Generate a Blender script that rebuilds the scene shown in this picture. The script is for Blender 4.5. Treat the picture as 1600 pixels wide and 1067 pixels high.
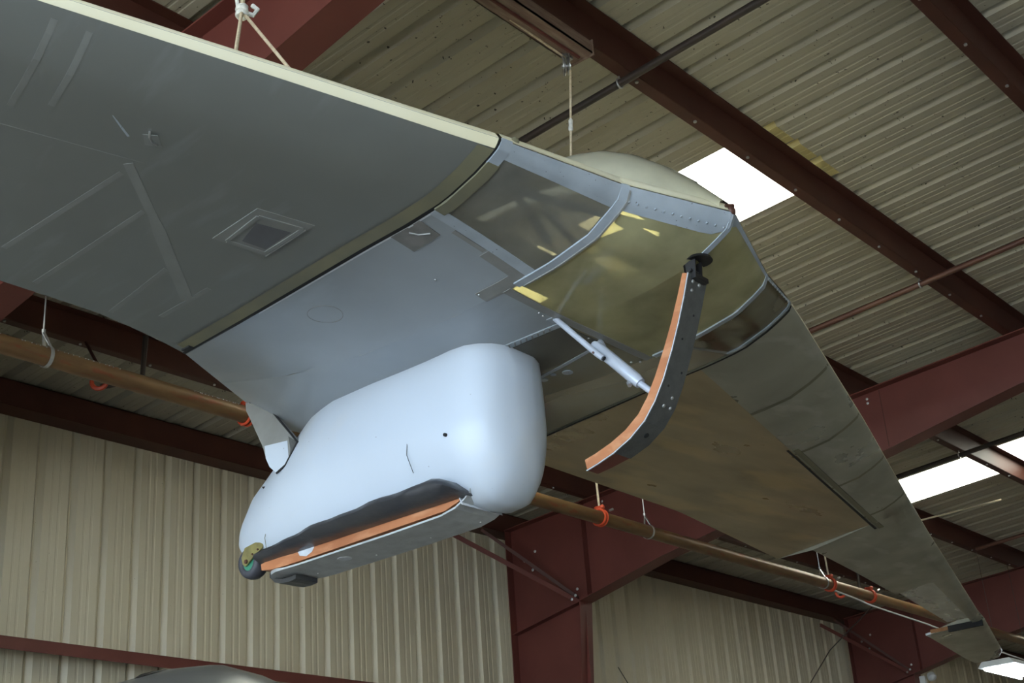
import bpy, math, random
from mathutils import Vector, Matrix, noise
random.seed(7)
for _o in list(bpy.data.objects): bpy.data.objects.remove(_o)
SC = bpy.context.scene
COL = SC.collection
G = 1.65                      # eye level above the hangar floor; all y,x,z below are measured from the eye

# ---------------- camera ----------------
cam = bpy.data.cameras.new('camera'); cam_o = bpy.data.objects.new('camera', cam); COL.objects.link(cam_o)
yaw, pitch, roll = map(math.radians, (38.70723625, 23.62518307, -4.31637532))
fw = Vector((math.cos(yaw)*math.cos(pitch), math.sin(yaw)*math.cos(pitch), math.sin(pitch)))
rt0 = Vector((math.sin(yaw), -math.cos(yaw), 0)); up0 = rt0.cross(fw)
rt = rt0*math.cos(roll) + up0*math.sin(roll); up = -rt0*math.sin(roll) + up0*math.cos(roll)
cam_o.matrix_world = Matrix(((rt.x, up.x, -fw.x, 0), (rt.y, up.y, -fw.y, 0), (rt.z, up.z, -fw.z, G), (0, 0, 0, 1)))
cam.sensor_width = 36; cam.lens = 36*2199.2344/1600; cam.clip_start = .05; cam.clip_end = 400
SC.camera = cam_o

# ---------------- world, lamps, exposure ----------------
SC.view_settings.view_transform = 'Standard'; SC.view_settings.look = 'None'
SC.view_settings.exposure = 1.32; SC.view_settings.gamma = 1; SC.view_settings.use_curve_mapping = False
W = bpy.data.worlds.new('sky'); SC.world = W; W.use_nodes = True
bg = W.node_tree.nodes['Background']; bg.inputs[0].default_value = (.62,.80,1.0,1); bg.inputs[1].default_value = 3.4
sun = bpy.data.lights.new('sun', 'SUN'); sun.energy = 9.0; sun.angle = .01; sun.color = (1, .93, .82)
sun_o = bpy.data.objects.new('sun', sun); COL.objects.link(sun_o); sun_o.rotation_euler = Vector((-.35, -.45, -1.0)).to_track_quat('-Z', 'Y').to_euler()
# ---- glider geometry (metres; x spanwise, y aft, z up from eye level) ----
DU = [0, .01, .03, .075, .157, .26, .39, .59, .8, 1]
UD = [0, .01, .03, .075, .157, .26, .39, .59, .80, .87, .95, 1]
DD2 = [0, -.019, -.031, -.053, -.068, -.076, -.080, -.086, -.098, -.098, -.035, 0]
DL = [0, -.014, -.023, -.038, -.054, -.051, -.04, -.028, -.015, 0]
DC = [0, -.019, -.031, -.053, -.068, -.076, -.080, -.073, -.045, 0]
DT = [0, .018, .032, .052, .074, .088, .092, .075, .042, .002]
def lerp(t, xs, ys):
    if t <= xs[0]: return ys[0]
    for i in range(1, len(xs)):
        if t <= xs[i]:
            f = (t - xs[i-1]) / (xs[i] - xs[i-1]) if xs[i] > xs[i-1] else 1
            return ys[i-1] + f * (ys[i] - ys[i-1])
    return ys[-1]
# station: x, LE y, LE z, TE y, TE z, lower depth scale, upper scale
CEN = [(3.47, 2.75, 2.745, 4.60, 2.50, 1.0, 1.0, 0), (4.04, 2.625, 2.73, 5.065, 2.66, 1.12, 1.0, 1),
       (4.5, 2.41, 2.69, 5.44, 2.79, 1.0, .8, 2), (5.05, 2.59, 2.66, 4.99, 2.655, .98, 1.0, 1), (5.53, 2.74, 2.735, 4.60, 2.49, 1.0, 1.0, 0)]
NEAR = [(-6.7, 6.05, 3.25, 6.3, 3.21, .3, .5), (-6.3, 5.85, 3.23, 6.25, 3.2, .8, .8), (-4.5, 5.27, 3.14, 5.72, 3.10, .9, .9), (0.0, 3.85, 2.92, 4.75, 2.75, .95, 1.0),
        (2.5, 3.056, 2.795, 4.575, 2.548, 1.0, 1.0), (2.96, 2.911, 2.77, 4.535, 2.525, 1, 1), (3.25, 2.82, 2.755, 4.555, 2.51, 1, 1), (3.47, 2.75, 2.745, 4.60, 2.50, 1.0, 1.0)]
FAR = [(5.53, 2.74, 2.735, 4.60, 2.49, 1.0, 1.0), (5.8, 2.82, 2.735, 4.56, 2.50, 1, 1), (7.38, 3.31, 2.75, 4.66, 2.53, 1, 1), (9.15, 3.88, 2.75, 4.97, 2.57, 1, 1),
       (9.151, 3.88, 2.75, 4.68, 2.57, 1, 1), (10.07, 4.17, 2.745, 4.85, 2.60, 1, 1), (11.39, 4.57, 2.735, 5.11, 2.64, 1, 1), (13.14, 5.10, 2.715, 5.43, 2.66, 1, 1), (13.42, 5.17, 2.71, 5.5, 2.67, 1, 1)]
TIP = [(13.46, 5.18, 2.71, 5.80, 2.66, 1, 1), (15.4, 5.80, 2.72, 6.2, 2.68, 1, 1), (15.72, 5.97, 2.715, 6.25, 2.69, .5, .5)]
def station(x, S):
    if x <= S[0][0]: return S[0]
    for i in range(1, len(S)):
        if x <= S[i][0]:
            f = (x - S[i-1][0]) / (S[i][0] - S[i-1][0])
            return tuple(a + f * (b - a) for a, b in zip(S[i-1], S[i]))
    return S[-1]
def low_dev(u, w):
    if w <= 1: return lerp(u, DU, DL)*(1-w) + lerp(u, DU, DC)*w
    return lerp(u, DU, DC)*(2-w) + lerp(u, UD, DD2)*(w-1)
def surf(x, s, S, up=False, off=0.0):
    st = station(x, S)
    u = s * s
    c = st[3] - st[1]
    y = st[1] + c * u
    z = st[2] + (st[4] - st[2]) * u + c * (lerp(u, DU, DT) * st[6] if up else low_dev(u, st[7] if len(st) > 7 else 0) * st[5])
    return (x, y, z + (off if up else -off))
def sof(x, y, S):
    st = station(x, S)
    return max(0.0, min(1.0, (y - st[1]) / (st[3] - st[1]))) ** .5
def lowz(x, y, S): return surf(x, sof(x, y, S), S)[2]
# ---------------- node materials ----------------
MATS = {}
def mat(name, col, rough=.6, metal=0.0, col2=None, scale=3.0, stretch=(1,1,1), detail=6, lo=.35, hi=.65, bump=0.0, bscale=None,
        spots=None, spot_scale=40, spot_th=.72, coat=0.0, spec=.5, rvar=0.0, streak=None):
    m = bpy.data.materials.new(name); m.use_nodes = True; nt = m.node_tree; N = nt.nodes; L = nt.links
    b = N['Principled BSDF']; b.inputs['Roughness'].default_value = rough; b.inputs['Metallic'].default_value = metal
    b.inputs['Coat Weight'].default_value = coat; b.inputs['Specular IOR Level'].default_value = spec
    c = (*col, 1); b.inputs['Base Color'].default_value = c
    tc = N.new('ShaderNodeTexCoord'); mp = N.new('ShaderNodeMapping'); mp.inputs['Scale'].default_value = stretch
    L.new(tc.outputs['Object'], mp.inputs[0]); last = None
    if col2 is not None:
        n = N.new('ShaderNodeTexNoise'); n.inputs['Scale'].default_value = scale; n.inputs['Detail'].default_value = detail
        L.new(mp.outputs[0], n.inputs['Vector'])
        r = N.new('ShaderNodeMapRange'); r.inputs[1].default_value = lo; r.inputs[2].default_value = hi; L.new(n.outputs[0], r.inputs[0])
        mx = N.new('ShaderNodeMix'); mx.data_type = 'RGBA'; mx.inputs[6].default_value = c; mx.inputs[7].default_value = (*col2, 1)
        L.new(r.outputs[0], mx.inputs[0]); last = mx.outputs[2]
        if rvar:
            rr = N.new('ShaderNodeMapRange'); rr.inputs[1].default_value = .3; rr.inputs[2].default_value = .7
            rr.inputs[3].default_value = rough - rvar; rr.inputs[4].default_value = rough + rvar
            L.new(n.outputs[0], rr.inputs[0]); L.new(rr.outputs[0], b.inputs['Roughness'])
    if streak is not None:   # fine streaks of wear, grain and, on the golden wing panel, painted glow: (colour, scale, stretch, low threshold, strength)
        mp2 = N.new('ShaderNodeMapping'); mp2.inputs['Scale'].default_value = streak[2]; L.new(tc.outputs['Object'], mp2.inputs[0])
        n = N.new('ShaderNodeTexNoise'); n.inputs['Scale'].default_value = streak[1]; n.inputs['Detail'].default_value = 8; L.new(mp2.outputs[0], n.inputs['Vector'])
        r = N.new('ShaderNodeMapRange'); r.inputs[1].default_value = streak[3]; r.inputs[2].default_value = streak[3]+.12; r.inputs[4].default_value = streak[4]
        L.new(n.outputs[0], r.inputs[0])
        mx = N.new('ShaderNodeMix'); mx.data_type = 'RGBA'; mx.inputs[6].default_value = c; mx.inputs[7].default_value = (*streak[0], 1)
        if last is not None: L.new(last, mx.inputs[6])
        L.new(r.outputs[0], mx.inputs[0]); last = mx.outputs[2]
    if spots is not None:
        v = N.new('ShaderNodeTexNoise'); v.inputs['Scale'].default_value = spot_scale; v.inputs['Detail'].default_value = 2; L.new(tc.outputs['Object'], v.inputs['Vector'])
        r = N.new('ShaderNodeMapRange'); r.inputs[1].default_value = spot_th; r.inputs[2].default_value = spot_th+.03; L.new(v.outputs[0], r.inputs[0])
        mx = N.new('ShaderNodeMix'); mx.data_type = 'RGBA'; mx.inputs[6].default_value = c; mx.inputs[7].default_value = (*spots, 1)
        if last is not None: L.new(last, mx.inputs[6])
        L.new(r.outputs[0], mx.inputs[0]); last = mx.outputs[2]
    if last is not None: L.new(last, b.inputs['Base Color'])
    if bump:
        n = N.new('ShaderNodeTexNoise'); n.inputs['Scale'].default_value = bscale or scale*2; n.inputs['Detail'].default_value = 5; L.new(mp.outputs[0], n.inputs['Vector'])
        bp = N.new('ShaderNodeBump'); bp.inputs['Strength'].default_value = bump; bp.inputs['Distance'].default_value = .02
        L.new(n.outputs[0], bp.inputs['Height']); L.new(bp.outputs[0], b.inputs['Normal'])
    MATS[name] = m; return m

def glass_mat(name, tint, film, mixf, rough=.06):
    """aged clear plastic: tinted see-through with a dusty film and a shiny face"""
    m = bpy.data.materials.new(name); m.use_nodes = True; nt = m.node_tree; N = nt.nodes; L = nt.links; N.clear()
    out = N.new('ShaderNodeOutputMaterial'); tr = N.new('ShaderNodeBsdfTransparent'); tr.inputs[0].default_value = (*tint, 1)
    d = N.new('ShaderNodeBsdfDiffuse'); d.inputs[0].default_value = (*film, 1); t = N.new('ShaderNodeBsdfTranslucent'); t.inputs[0].default_value = (*film, 1)
    dm = N.new('ShaderNodeMixShader'); dm.inputs[0].default_value = .5; L.new(d.outputs[0], dm.inputs[1]); L.new(t.outputs[0], dm.inputs[2])
    g = N.new('ShaderNodeBsdfGlossy'); g.inputs['Roughness'].default_value = rough
    tc = N.new('ShaderNodeTexCoord'); n = N.new('ShaderNodeTexNoise'); n.inputs['Scale'].default_value = 4; n.inputs['Detail'].default_value = 6; L.new(tc.outputs['Object'], n.inputs['Vector'])
    r = N.new('ShaderNodeMapRange'); r.inputs[1].default_value = .3; r.inputs[2].default_value = .7; r.inputs[3].default_value = mixf*.75; r.inputs[4].default_value = min(1, mixf*1.25); L.new(n.outputs[0], r.inputs[0])
    m1 = N.new('ShaderNodeMixShader'); L.new(r.outputs[0], m1.inputs[0]); L.new(tr.outputs[0], m1.inputs[1]); L.new(dm.outputs[0], m1.inputs[2])
    fr = N.new('ShaderNodeFresnel'); fr.inputs[0].default_value = 1.45
    m2 = N.new('ShaderNodeMixShader'); L.new(fr.outputs[0], m2.inputs[0]); L.new(m1.outputs[0], m2.inputs[1]); L.new(g.outputs[0], m2.inputs[2])
    L.new(m2.outputs[0], out.inputs[0]); MATS[name] = m; return m

def sheet_light_mat(name, col, share=.9):
    """translucent fibreglass roof light"""
    m = bpy.data.materials.new(name); m.use_nodes = True; nt = m.node_tree; N = nt.nodes; L = nt.links; N.clear()
    out = N.new('ShaderNodeOutputMaterial'); t = N.new('ShaderNodeBsdfTranslucent'); t.inputs[0].default_value = (*col, 1)
    d = N.new('ShaderNodeBsdfDiffuse'); d.inputs[0].default_value = (*col, 1)
    m1 = N.new('ShaderNodeMixShader'); m1.inputs[0].default_value = share; L.new(d.outputs[0], m1.inputs[1]); L.new(t.outputs[0], m1.inputs[2])
    L.new(m1.outputs[0], out.inputs[0]); MATS[name] = m; return m

def emit_mat(name, col, s):
    m = bpy.data.materials.new(name); m.use_nodes = True; N = m.node_tree.nodes; N.clear()
    o = N.new('ShaderNodeOutputMaterial'); e = N.new('ShaderNodeEmission'); e.inputs[0].default_value = (*col, 1); e.inputs[1].default_value = s
    m.node_tree.links.new(e.outputs[0], o.inputs[0]); MATS[name] = m; return m

# ---------------- mesh helpers: a shape is (verts, faces) ----------------
def join(*ms):
    V, F = [], []
    for v, f in ms:
        b = len(V); V += list(v); F += [tuple(i+b for i in q) for q in f]
    return V, F
def box(a, b):
    x0, y0, z0 = a; x1, y1, z1 = b
    V = [(x0,y0,z0),(x1,y0,z0),(x1,y1,z0),(x0,y1,z0),(x0,y0,z1),(x1,y0,z1),(x1,y1,z1),(x0,y1,z1)]
    return V, [(3,2,1,0),(4,5,6,7),(0,1,5,4),(1,2,6,5),(2,3,7,6),(3,0,4,7)]
def prism(pts, dv):
    """planar polygon pts swept by the vector dv"""
    n = len(pts); V = [tuple(p) for p in pts] + [tuple(a+b for a, b in zip(p, dv)) for p in pts]
    F = [tuple(range(n))[::-1], tuple(range(n, 2*n))] + [(i, (i+1) % n, n+(i+1) % n, n+i) for i in range(n)]
    return V, F
def tube(path, r, n=10, caps=True):
    path = [Vector(p) for p in path]; rs = r if isinstance(r, (list, tuple)) else [r]*len(path)
    V, F = [], []; t = (path[1]-path[0]).normalized()
    a = t.cross(Vector((0,0,1)));  a = t.cross(Vector((0,1,0))) if a.length < .05 else a
    a.normalize()
    for i, p in enumerate(path):
        if 0 < i < len(path)-1: t2 = ((path[i+1]-p).normalized() + (p-path[i-1]).normalized()).normalized()
        elif i: t2 = (p-path[i-1]).normalized()
        else: t2 = t
        a = (a - t2*a.dot(t2)).normalized(); b = t2.cross(a)
        for k in range(n):
            th = 2*math.pi*k/n; V.append(tuple(p + (a*math.cos(th) + b*math.sin(th))*rs[i]))
    for i in range(len(path)-1):
        for k in range(n):
            k2 = (k+1) % n; F.append((i*n+k, i*n+k2, (i+1)*n+k2, (i+1)*n+k))
    if caps: F += [tuple(range(n))[::-1], tuple(range((len(path)-1)*n, len(path)*n))]
    return V, F
def rings(rows, close=True, caps=True):
    n = len(rows[0]); V = [tuple(p) for r in rows for p in r]; F = []
    for i in range(len(rows)-1):
        for k in range(n if close else n-1):
            k2 = (k+1) % n; F.append((i*n+k, i*n+k2, (i+1)*n+k2, (i+1)*n+k))
    if caps and close: F += [tuple(range(n))[::-1], tuple(range((len(rows)-1)*n, len(rows)*n))]
    return V, F
def disc(c, axis, r, h, n=16, r2=None):
    c = Vector(c); ax = Vector(axis).normalized()
    return tube([c - ax*h/2, c + ax*h/2], [r, r2 if r2 else r], n)
def dome(c, axis, r, n=10, flat=.6):
    c = Vector(c); ax = Vector(axis).normalized(); path, rs = [], []
    for k in range(5):
        t = k/4*math.pi/2; path.append(c + ax*r*flat*math.sin(t)); rs.append(max(r*math.cos(t), r*.02))
    return tube(path, rs, n)
def torus(c, axis, R_, r, n=20, m=8, a0=0, a1=2*math.pi):
    c = Vector(c); ax = Vector(axis).normalized(); u = ax.cross(Vector((0,0,1))); u = Vector((1,0,0)) if u.length < .05 else u.normalized(); v = ax.cross(u)
    full = abs(a1-a0-2*math.pi) < 1e-6; rows = []
    for i in range(n + (0 if full else 1)):
        t = a0 + (a1-a0)*i/n; d = u*math.cos(t) + v*math.sin(t); p = c + d*R_
        rows.append([tuple(p + d*r*math.cos(2*math.pi*k/m) + ax*r*math.sin(2*math.pi*k/m)) for k in range(m)])
    if full: rows.append(rows[0])
    return rings(rows, True, not full)

ORG = {}
def root(name, o, label, cat, group=None, kind=None):
    e = bpy.data.objects.new(name, None); COL.objects.link(e); e.location = (o[0], o[1], o[2]+G); e.empty_display_size = .1
    ORG[e.name] = tuple(o); tagit(e, label, cat, group, kind); return e
def tagit(e, label=None, cat=None, group=None, kind=None):
    if label: e['label'] = label
    if cat: e['category'] = cat
    if group: e['group'] = group
    if kind: e['kind'] = kind
def origin_of(o):
    while o.parent: o = o.parent
    return ORG.get(o.name, (0, 0, 0))
def obj(name, shape, material, parent=None, smooth=False, o=None, label=None, cat=None, group=None, kind=None, ang=None):
    V, F = shape
    if parent is not None: org = origin_of(parent)
    else: org = o if o is not None else tuple(sum(v[i] for v in V)/len(V) for i in range(3))
    me = bpy.data.meshes.new(name); me.from_pydata([(v[0]-org[0], v[1]-org[1], v[2]-org[2]) for v in V], [], F)
    me.validate(); me.update()
    import bmesh
    bm = bmesh.new(); bm.from_mesh(me); bmesh.ops.recalc_face_normals(bm, faces=bm.faces); bm.to_mesh(me); bm.free()
    if smooth:
        for p in me.polygons: p.use_smooth = True
        me.set_sharp_from_angle(angle=math.radians(ang or 40))
    me.materials.append(MATS[material])
    ob = bpy.data.objects.new(name, me); COL.objects.link(ob)
    if parent is not None: ob.parent = parent
    else: ob.location = (org[0], org[1], org[2]+G); ORG[ob.name] = tuple(org)
    tagit(ob, label, cat, group, kind); return ob
def inst(src, name, parent, d=(0,0,0)):
    """another copy of a piece: shares its mesh"""
    ob = bpy.data.objects.new(name, src.data); COL.objects.link(ob); ob.parent = parent
    ob.location = Vector(src.location) + Vector(d); return ob

# ---------------- materials ----------------
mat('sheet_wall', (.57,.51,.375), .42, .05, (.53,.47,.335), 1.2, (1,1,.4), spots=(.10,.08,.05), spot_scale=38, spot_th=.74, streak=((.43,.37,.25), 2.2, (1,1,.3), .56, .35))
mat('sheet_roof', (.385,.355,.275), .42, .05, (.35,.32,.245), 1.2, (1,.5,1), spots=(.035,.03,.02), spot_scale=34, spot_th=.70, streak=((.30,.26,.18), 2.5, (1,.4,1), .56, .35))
mat('steel_red', (.125,.033,.025), .5, .0, (.105,.027,.02), 2.5, spots=(.16,.11,.09), spot_scale=60, spot_th=.78, spec=.4)
mat('steel_dark', (.075,.024,.015), .55, .0, (.06,.019,.012), 3, spec=.35)
mat('floor_concrete', (.22,.198,.165), .5, 0, (.185,.165,.135), .8)
mat('apron', (.46,.45,.43), .8, 0, (.40,.39,.37), .5)
mat('pipe_rust', (.135,.072,.032), .42, .35, (.20,.115,.048), 3.2, (1,6,6), streak=((.20,.05,.02), 8, (1,3,3), .57, .8), spec=.5)
mat('pipe_dark', (.035,.028,.024), .5, .2, (.05,.035,.028), 6)
mat('pipe_brown', (.12,.055,.035), .4, .3, (.09,.04,.03), 5)
mat('clamp_red', (.55,.07,.02), .45, 0, (.42,.05,.02), 12)
mat('zinc', (.55,.55,.54), .35, .8, (.42,.42,.42), 14)
mat('rope', (.62,.52,.36), .9, 0, (.48,.38,.25), 60)
mat('rope_white', (.7,.69,.62), .9, 0, (.5,.5,.46), 60)
mat('wing_dope', (.235,.245,.232), .36, .4, (.205,.21,.195), 1.3, (1,1,1), 7, .3, .7, streak=((.28,.295,.29), 3.2, (3,.6,1), .58, .5), rvar=.07, )
mat('wing_far', (.38,.375,.30), .34, .35, (.29,.28,.22), 2.2, (1,1,1), 7, .3, .7, streak=((.50,.495,.44), 2.6, (.9,3.0,1), .57, .5), rvar=.1, bscale=9)
mat('wing_gold_glow', (.42,.32,.175), .34, .2, (.29,.225,.13), 2.0, (.6,2.2,1), 7, .3, .7, streak=((.62,.44,.20), 1.6, (.7,3.2,1), .52, .45), rvar=.1, bscale=9)  # warm golden glow under the far wing, painted into the fabric colour
mat('elevon_sheen', (.58,.59,.57), .3, .5, (.42,.42,.39), 3, (1,2,1), 7, .35, .65, bscale=12, rvar=.08)  # highlight on the tilted elevon, painted as a brighter silver
mat('centre_dope', (.34,.375,.40), .36, .2, (.29,.315,.33), 1.6, (1,1,1), 7, .3, .7, streak=((.36,.40,.43), 3, (2,1.2,1), .6, .45), rvar=.06, bscale=5)
mat('far_belly', (.30,.31,.27), .22, .4, (.27,.235,.15), 1.8, (1,1,1), 6, .3, .7, bscale=8, rvar=.06)
mat('tape_wing', (.262,.27,.255), .42, .35, (.235,.24,.225), 9)
mat('slate', (.12,.122,.13), .35, .1, (.10,.10,.105), 8)
mat('tape_dull', (.26,.26,.245), .5, .15, (.22,.22,.205), 9)
mat('tape_olive', (.20,.185,.11), .5, .1, (.15,.145,.10), 5)
mat('patch_grey', (.15,.148,.135), .5, .15, (.21,.20,.185), 12, (1,1,1), 8, .4, .62)
mat('frame_paint', (.40,.45,.50), .35, .15, (.32,.36,.40), 6, (1,1,1), 7, spots=(.10,.09,.08), spot_scale=70, spot_th=.72)
mat('cream_top', (.86,.81,.60), .45, 0, (.81,.75,.52), 1.6, (1,1,1), 6, spots=(.4,.35,.25), spot_scale=60, spot_th=.78)
mat('fairing_paint', (.53,.585,.655), .32, 0, (.50,.55,.61), 1.4, (1,1,1), 6, .3, .7, streak=((.58,.57,.55), 1.5, (1,1,1), .6, .5), spots=(.22,.22,.22), spot_scale=48, spot_th=.775, bscale=3)
mat('wood', (.50,.20,.085), .45, 0, (.36,.13,.055), 9, (1,.25,.6), 8, .3, .7, streak=((.62,.30,.15), 40, (3,.1,.4), .5, .6), spec=.4)
mat('wood_red', (.16,.035,.02), .4, 0, (.12,.028,.018), 6)
mat('skid_metal', (.062,.062,.058), .6, .0, (.085,.085,.08), 20, (1,1,1), 8, bump=.15, bscale=60)
mat('runner_metal', (.50,.52,.52), .45, .2, (.40,.41,.41), 14, (1,1,1), 8, streak=((.5,.51,.52), 30, (4,.6,1), .62, .7), bump=.1, bscale=50)
mat('rubber', (.035,.036,.042), .32, 0, (.06,.058,.055), 6, (1,.5,1), 5, bump=.5, bscale=9)
mat('black_paint', (.012,.011,.011), .4)
mat('tyre', (.035,.035,.042), .6, 0, (.06,.06,.07), 12)
mat('green_paint', (.03,.17,.10), .4, 0, (.06,.24,.15), 14)
mat('olive_brass', (.33,.29,.11), .4, .4, (.22,.19,.08), 18)
mat('strut_paint', (.50,.54,.62), .32, .2, (.43,.46,.52), 10)
mat('gap_black', (.010,.010,.010), .8)
mat('white_chip', (.62,.64,.66), .6, 0, (.5,.52,.55), 20)
mat('grey_recess', (.105,.10,.082), .45, .1, (.085,.08,.065), 6)
mat('beam_channel', (.24,.17,.125), .6, 0, (.17,.10,.075), 8, (1,6,6))
mat('fuselage_grey', (.20,.205,.20), .3, .3, (.17,.17,.165), 2)
mat('orange_in', (.33,.15,.05), .6, 0, (.25,.11,.04), 12)
mat('white_enamel', (.55,.56,.56), .4, 0, (.48,.49,.49), 6)
mat('cockpit_tube', (.06,.062,.055), .5, .3)
mat('cockpit_shell', (.62,.56,.36), .7, 0, (.5,.45,.28), 3)
glass_mat('smoky_pane', (.70,.67,.60), (.42,.41,.36), .6, .12)
glass_mat('yellowed_pane', (1.0,.94,.60), (.86,.81,.46), .60, .12)
glass_mat('brown_pane', (.5,.43,.28), (.24,.21,.125), .75, .05)
glass_mat('canopy_plastic', (.85,.78,.5), (.92,.88,.66), .95, .25)
sheet_light_mat('rooflight', (.93,.89,.72))
sheet_light_mat('rooflight_aged', (.80,.70,.36), .6)
emit_mat('tube_glow', (.80,.90,1.0), 9.0)

# =====================================================================
#                          THE HANGAR
# =====================================================================
YW = 9.582; ZE = 4.42; SL = 0.06367
RY0 = -12.0; X0 = -7.3; X1 = 34.4
def roofz(y): return ZE + SL*(YW - y)
obj('floor', box((X0-.2, RY0-.2, -G-.2), (X1+.2, YW+.1, -G)), 'floor_concrete', o=(0,0,-G), kind='structure')
obj('apron', box((-80, -90, -G-.32), (90, 60, -G-.22)), 'apron', o=(0,0,-G-.3), kind='structure')

P = .3048
def sheet_profile(p, n):
    """deep rib, then two small stiffeners, n pitches; (across, depth outward)"""
    out = []
    for k in range(n):
        b = k*p
        for a, d in ((0,0),(.034,.042),(.048,.042),(.084,0),(.150,0),(.156,.0028),(.172,.0028),(.178,0),(.214,0),(.220,.0028),(.236,.0028),(.242,0)): out.append((b+a, d))
    out.append((n*p+.004, 0)); return out
def wall_sheet(x, z0, z1, p=P):
    pr = sheet_profile(p, 3); rows = [[(x+a, YW+d, z) for a, d in pr] for z in (z0, z1)]
    return rings(rows, False, False)
def roof_sheet(x, y0, y1, p, dz=0):
    pr = sheet_profile(p, 3); rows = [[(x+a, y, roofz(y)+d+dz) for a, d in pr] for y in (y0, y1)]
    return rings(rows, False, False)
wall = root('wall_side', (0, YW, -G), None, None, kind='structure')
xs0 = 5.602 - .095          # left edge of the rib nearest the left border
first = None; x = xs0 - .9144*14
while x < X1:
    if first is None: first = obj('wall_sheet', wall_sheet(x, -G, ZE+.02), 'sheet_wall', wall); fx = x
    else: inst(first, 'wall_sheet', wall, (x-fx, 0, 0))
    x += .9144
ceil = root('ceiling', (0, 0, ZE), None, None, kind='structure')
PR = .308; LW = 3*PR; xr = 7.21 - .02
k0 = -15; sky_cols = {0: (3.60, 7.25), 8: (3.60, 7.25), -8: (3.60, 7.25), 16: (3.60, 7.25), 24: (3.6, 7.25)}
srcs = {}
def put(name, key, x, y0, y1, m, dz=0):
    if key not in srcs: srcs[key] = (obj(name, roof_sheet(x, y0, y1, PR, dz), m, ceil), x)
    else: inst(srcs[key][0], name, ceil, (x - srcs[key][1], 0, 0))
k = k0
while xr + k*LW < X1:
    x = xr + k*LW
    if k in sky_cols:
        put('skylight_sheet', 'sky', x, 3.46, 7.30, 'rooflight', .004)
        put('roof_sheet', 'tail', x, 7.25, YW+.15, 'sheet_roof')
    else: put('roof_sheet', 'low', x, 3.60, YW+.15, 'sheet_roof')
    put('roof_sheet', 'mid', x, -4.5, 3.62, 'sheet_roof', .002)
    if k in (-8, 0, 4, 8, 16):  # unseen second row of skylights, added to light the glider's upper side
        put('roof_sheet', 'top_a', x, -12.2, -8.5, 'sheet_roof', .004); put('skylight_sheet', 'added_sky', x, -8.52, -4.9, 'rooflight', .006); put('roof_sheet', 'top_b', x, -4.92, -4.48, 'sheet_roof', .004)
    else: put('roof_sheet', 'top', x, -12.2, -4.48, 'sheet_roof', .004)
    k += 1
for k in (0, 8):                # the aged lap strip showing past the purlin
    x = xr + k*LW
    obj('skylight_lap', roof_sheet(x-.02, 3.49, 3.615, PR, -.004), 'rooflight_aged', ceil, label='yellowed end lap of the skylight sheet')
# far end wall and the closed long wall on the other side
ends = root('wall_end', (X1, 0, -G), None, None, kind='structure')
def end_sheet(y):
    pr = sheet_profile(P, 3); return rings([[(X1+d, y+a, z) for a, d in pr] for z in (-G, roofz(y)+.05)], False, False)
back = root('wall_back', (0, RY0, -G), None, None, kind='structure')
q0 = None; x = X0
while x < X1:
    if q0 is None: q0 = obj('wall_sheet', rings([[(x+a, RY0-d, z) for a, d in sheet_profile(P, 3)] for z in (-G, roofz(RY0)+.05)], False, False), 'sheet_wall', back)
    else: inst(q0, 'wall_sheet', back, (x-X0, 0, 0))
    x += .9144
y = RY0
while y < YW-.5: obj('wall_sheet', end_sheet(y), 'sheet_wall', ends); y += .9144

# ---- purlins, eave strut, girts ----
def zee(y, z, x0, x1, d=.20, f=.075, t=.004, tilt=0):
    """cold-formed Z purlin lying along x; top on the roof sheets at (y,z)"""
    s = join(box((x0, y-.003, z-d), (x1, y+.003, z)), box((x0, y, z-d-.003), (x1, y+f, z-d+.003)),
             box((x0, y+f-.003, z-d), (x1, y+f+.003, z-d+.018)), box((x0, y-f, z-.006), (x1, y, z)))
    return s
pl = {8.22: 'dark red purlin along the roof sheets, next up from the eave strut', 6.68: 'dark red purlin over the tail of the glider, above the rusty pipe',
      5.16: 'dark red roof purlin beside the far skylight, orange where the daylight falls on it', 3.63: 'long dark red purlin crossing behind the glider nose at the near skylight edge',
      2.13: 'dark red purlin in the upper right corner of the view'}
for yp, lb in pl.items():
    r = root('roof_purlin', (X0, yp, roofz(yp)), lb, 'roof beam', 'roof purlins')
    obj('web', zee(yp, roofz(yp), X0, X1), 'steel_dark', r)
    bolts = [disc((xb, yp+.03, roofz(yp)-.207), (0,0,1), .011, .012, 6) for xb in [X0+1.0+i*.61 for i in range(74)]]
    obj('fasteners', join(*bolts), 'zinc', r, kind='stuff')
for i, yp in enumerate([.6, -.93, -2.45, -3.98, -5.5, -7.0, -8.5, -10.0, -11.5]):
    obj('roof_purlin', zee(yp, roofz(yp), X0, X1), 'steel_dark', o=(X0, yp, roofz(yp)), kind='structure')
r = root('eave_strut', (X0, 9.4, 4.2), 'dark red eave strut where the roof meets the ribbed wall', 'roof beam')
obj('web', join(box((X0, 9.38, ZE-.215), (X1, 9.386, ZE-.006)), box((X0, 9.38, ZE-.22), (X1, YW-.002, ZE-.212)), box((X0, 9.38, ZE-.012), (X1, YW-.002, ZE-.006))), 'steel_dark', r)
girt_l = 'brown red wall girt crossing the ribbed wall at lower left'
def girt(z, lb, g=None):
    s = join(box((X0, 9.385, z-.09), (X1, 9.391, z+.0)), box((X0, 9.385, z-.002), (X1, YW-.002, z+.004)))
    obj('wall_girt', s, 'steel_red', o=(X0, 9.39, z), label=lb, cat='wall beam')
girt(2.415, girt_l)
obj('trim_1', join(box((X0, 9.385, .31), (X1, 9.391, .4)), box((X0, 9.385, .398), (X1, YW-.002, .404))), 'steel_red', kind='structure')

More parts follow.
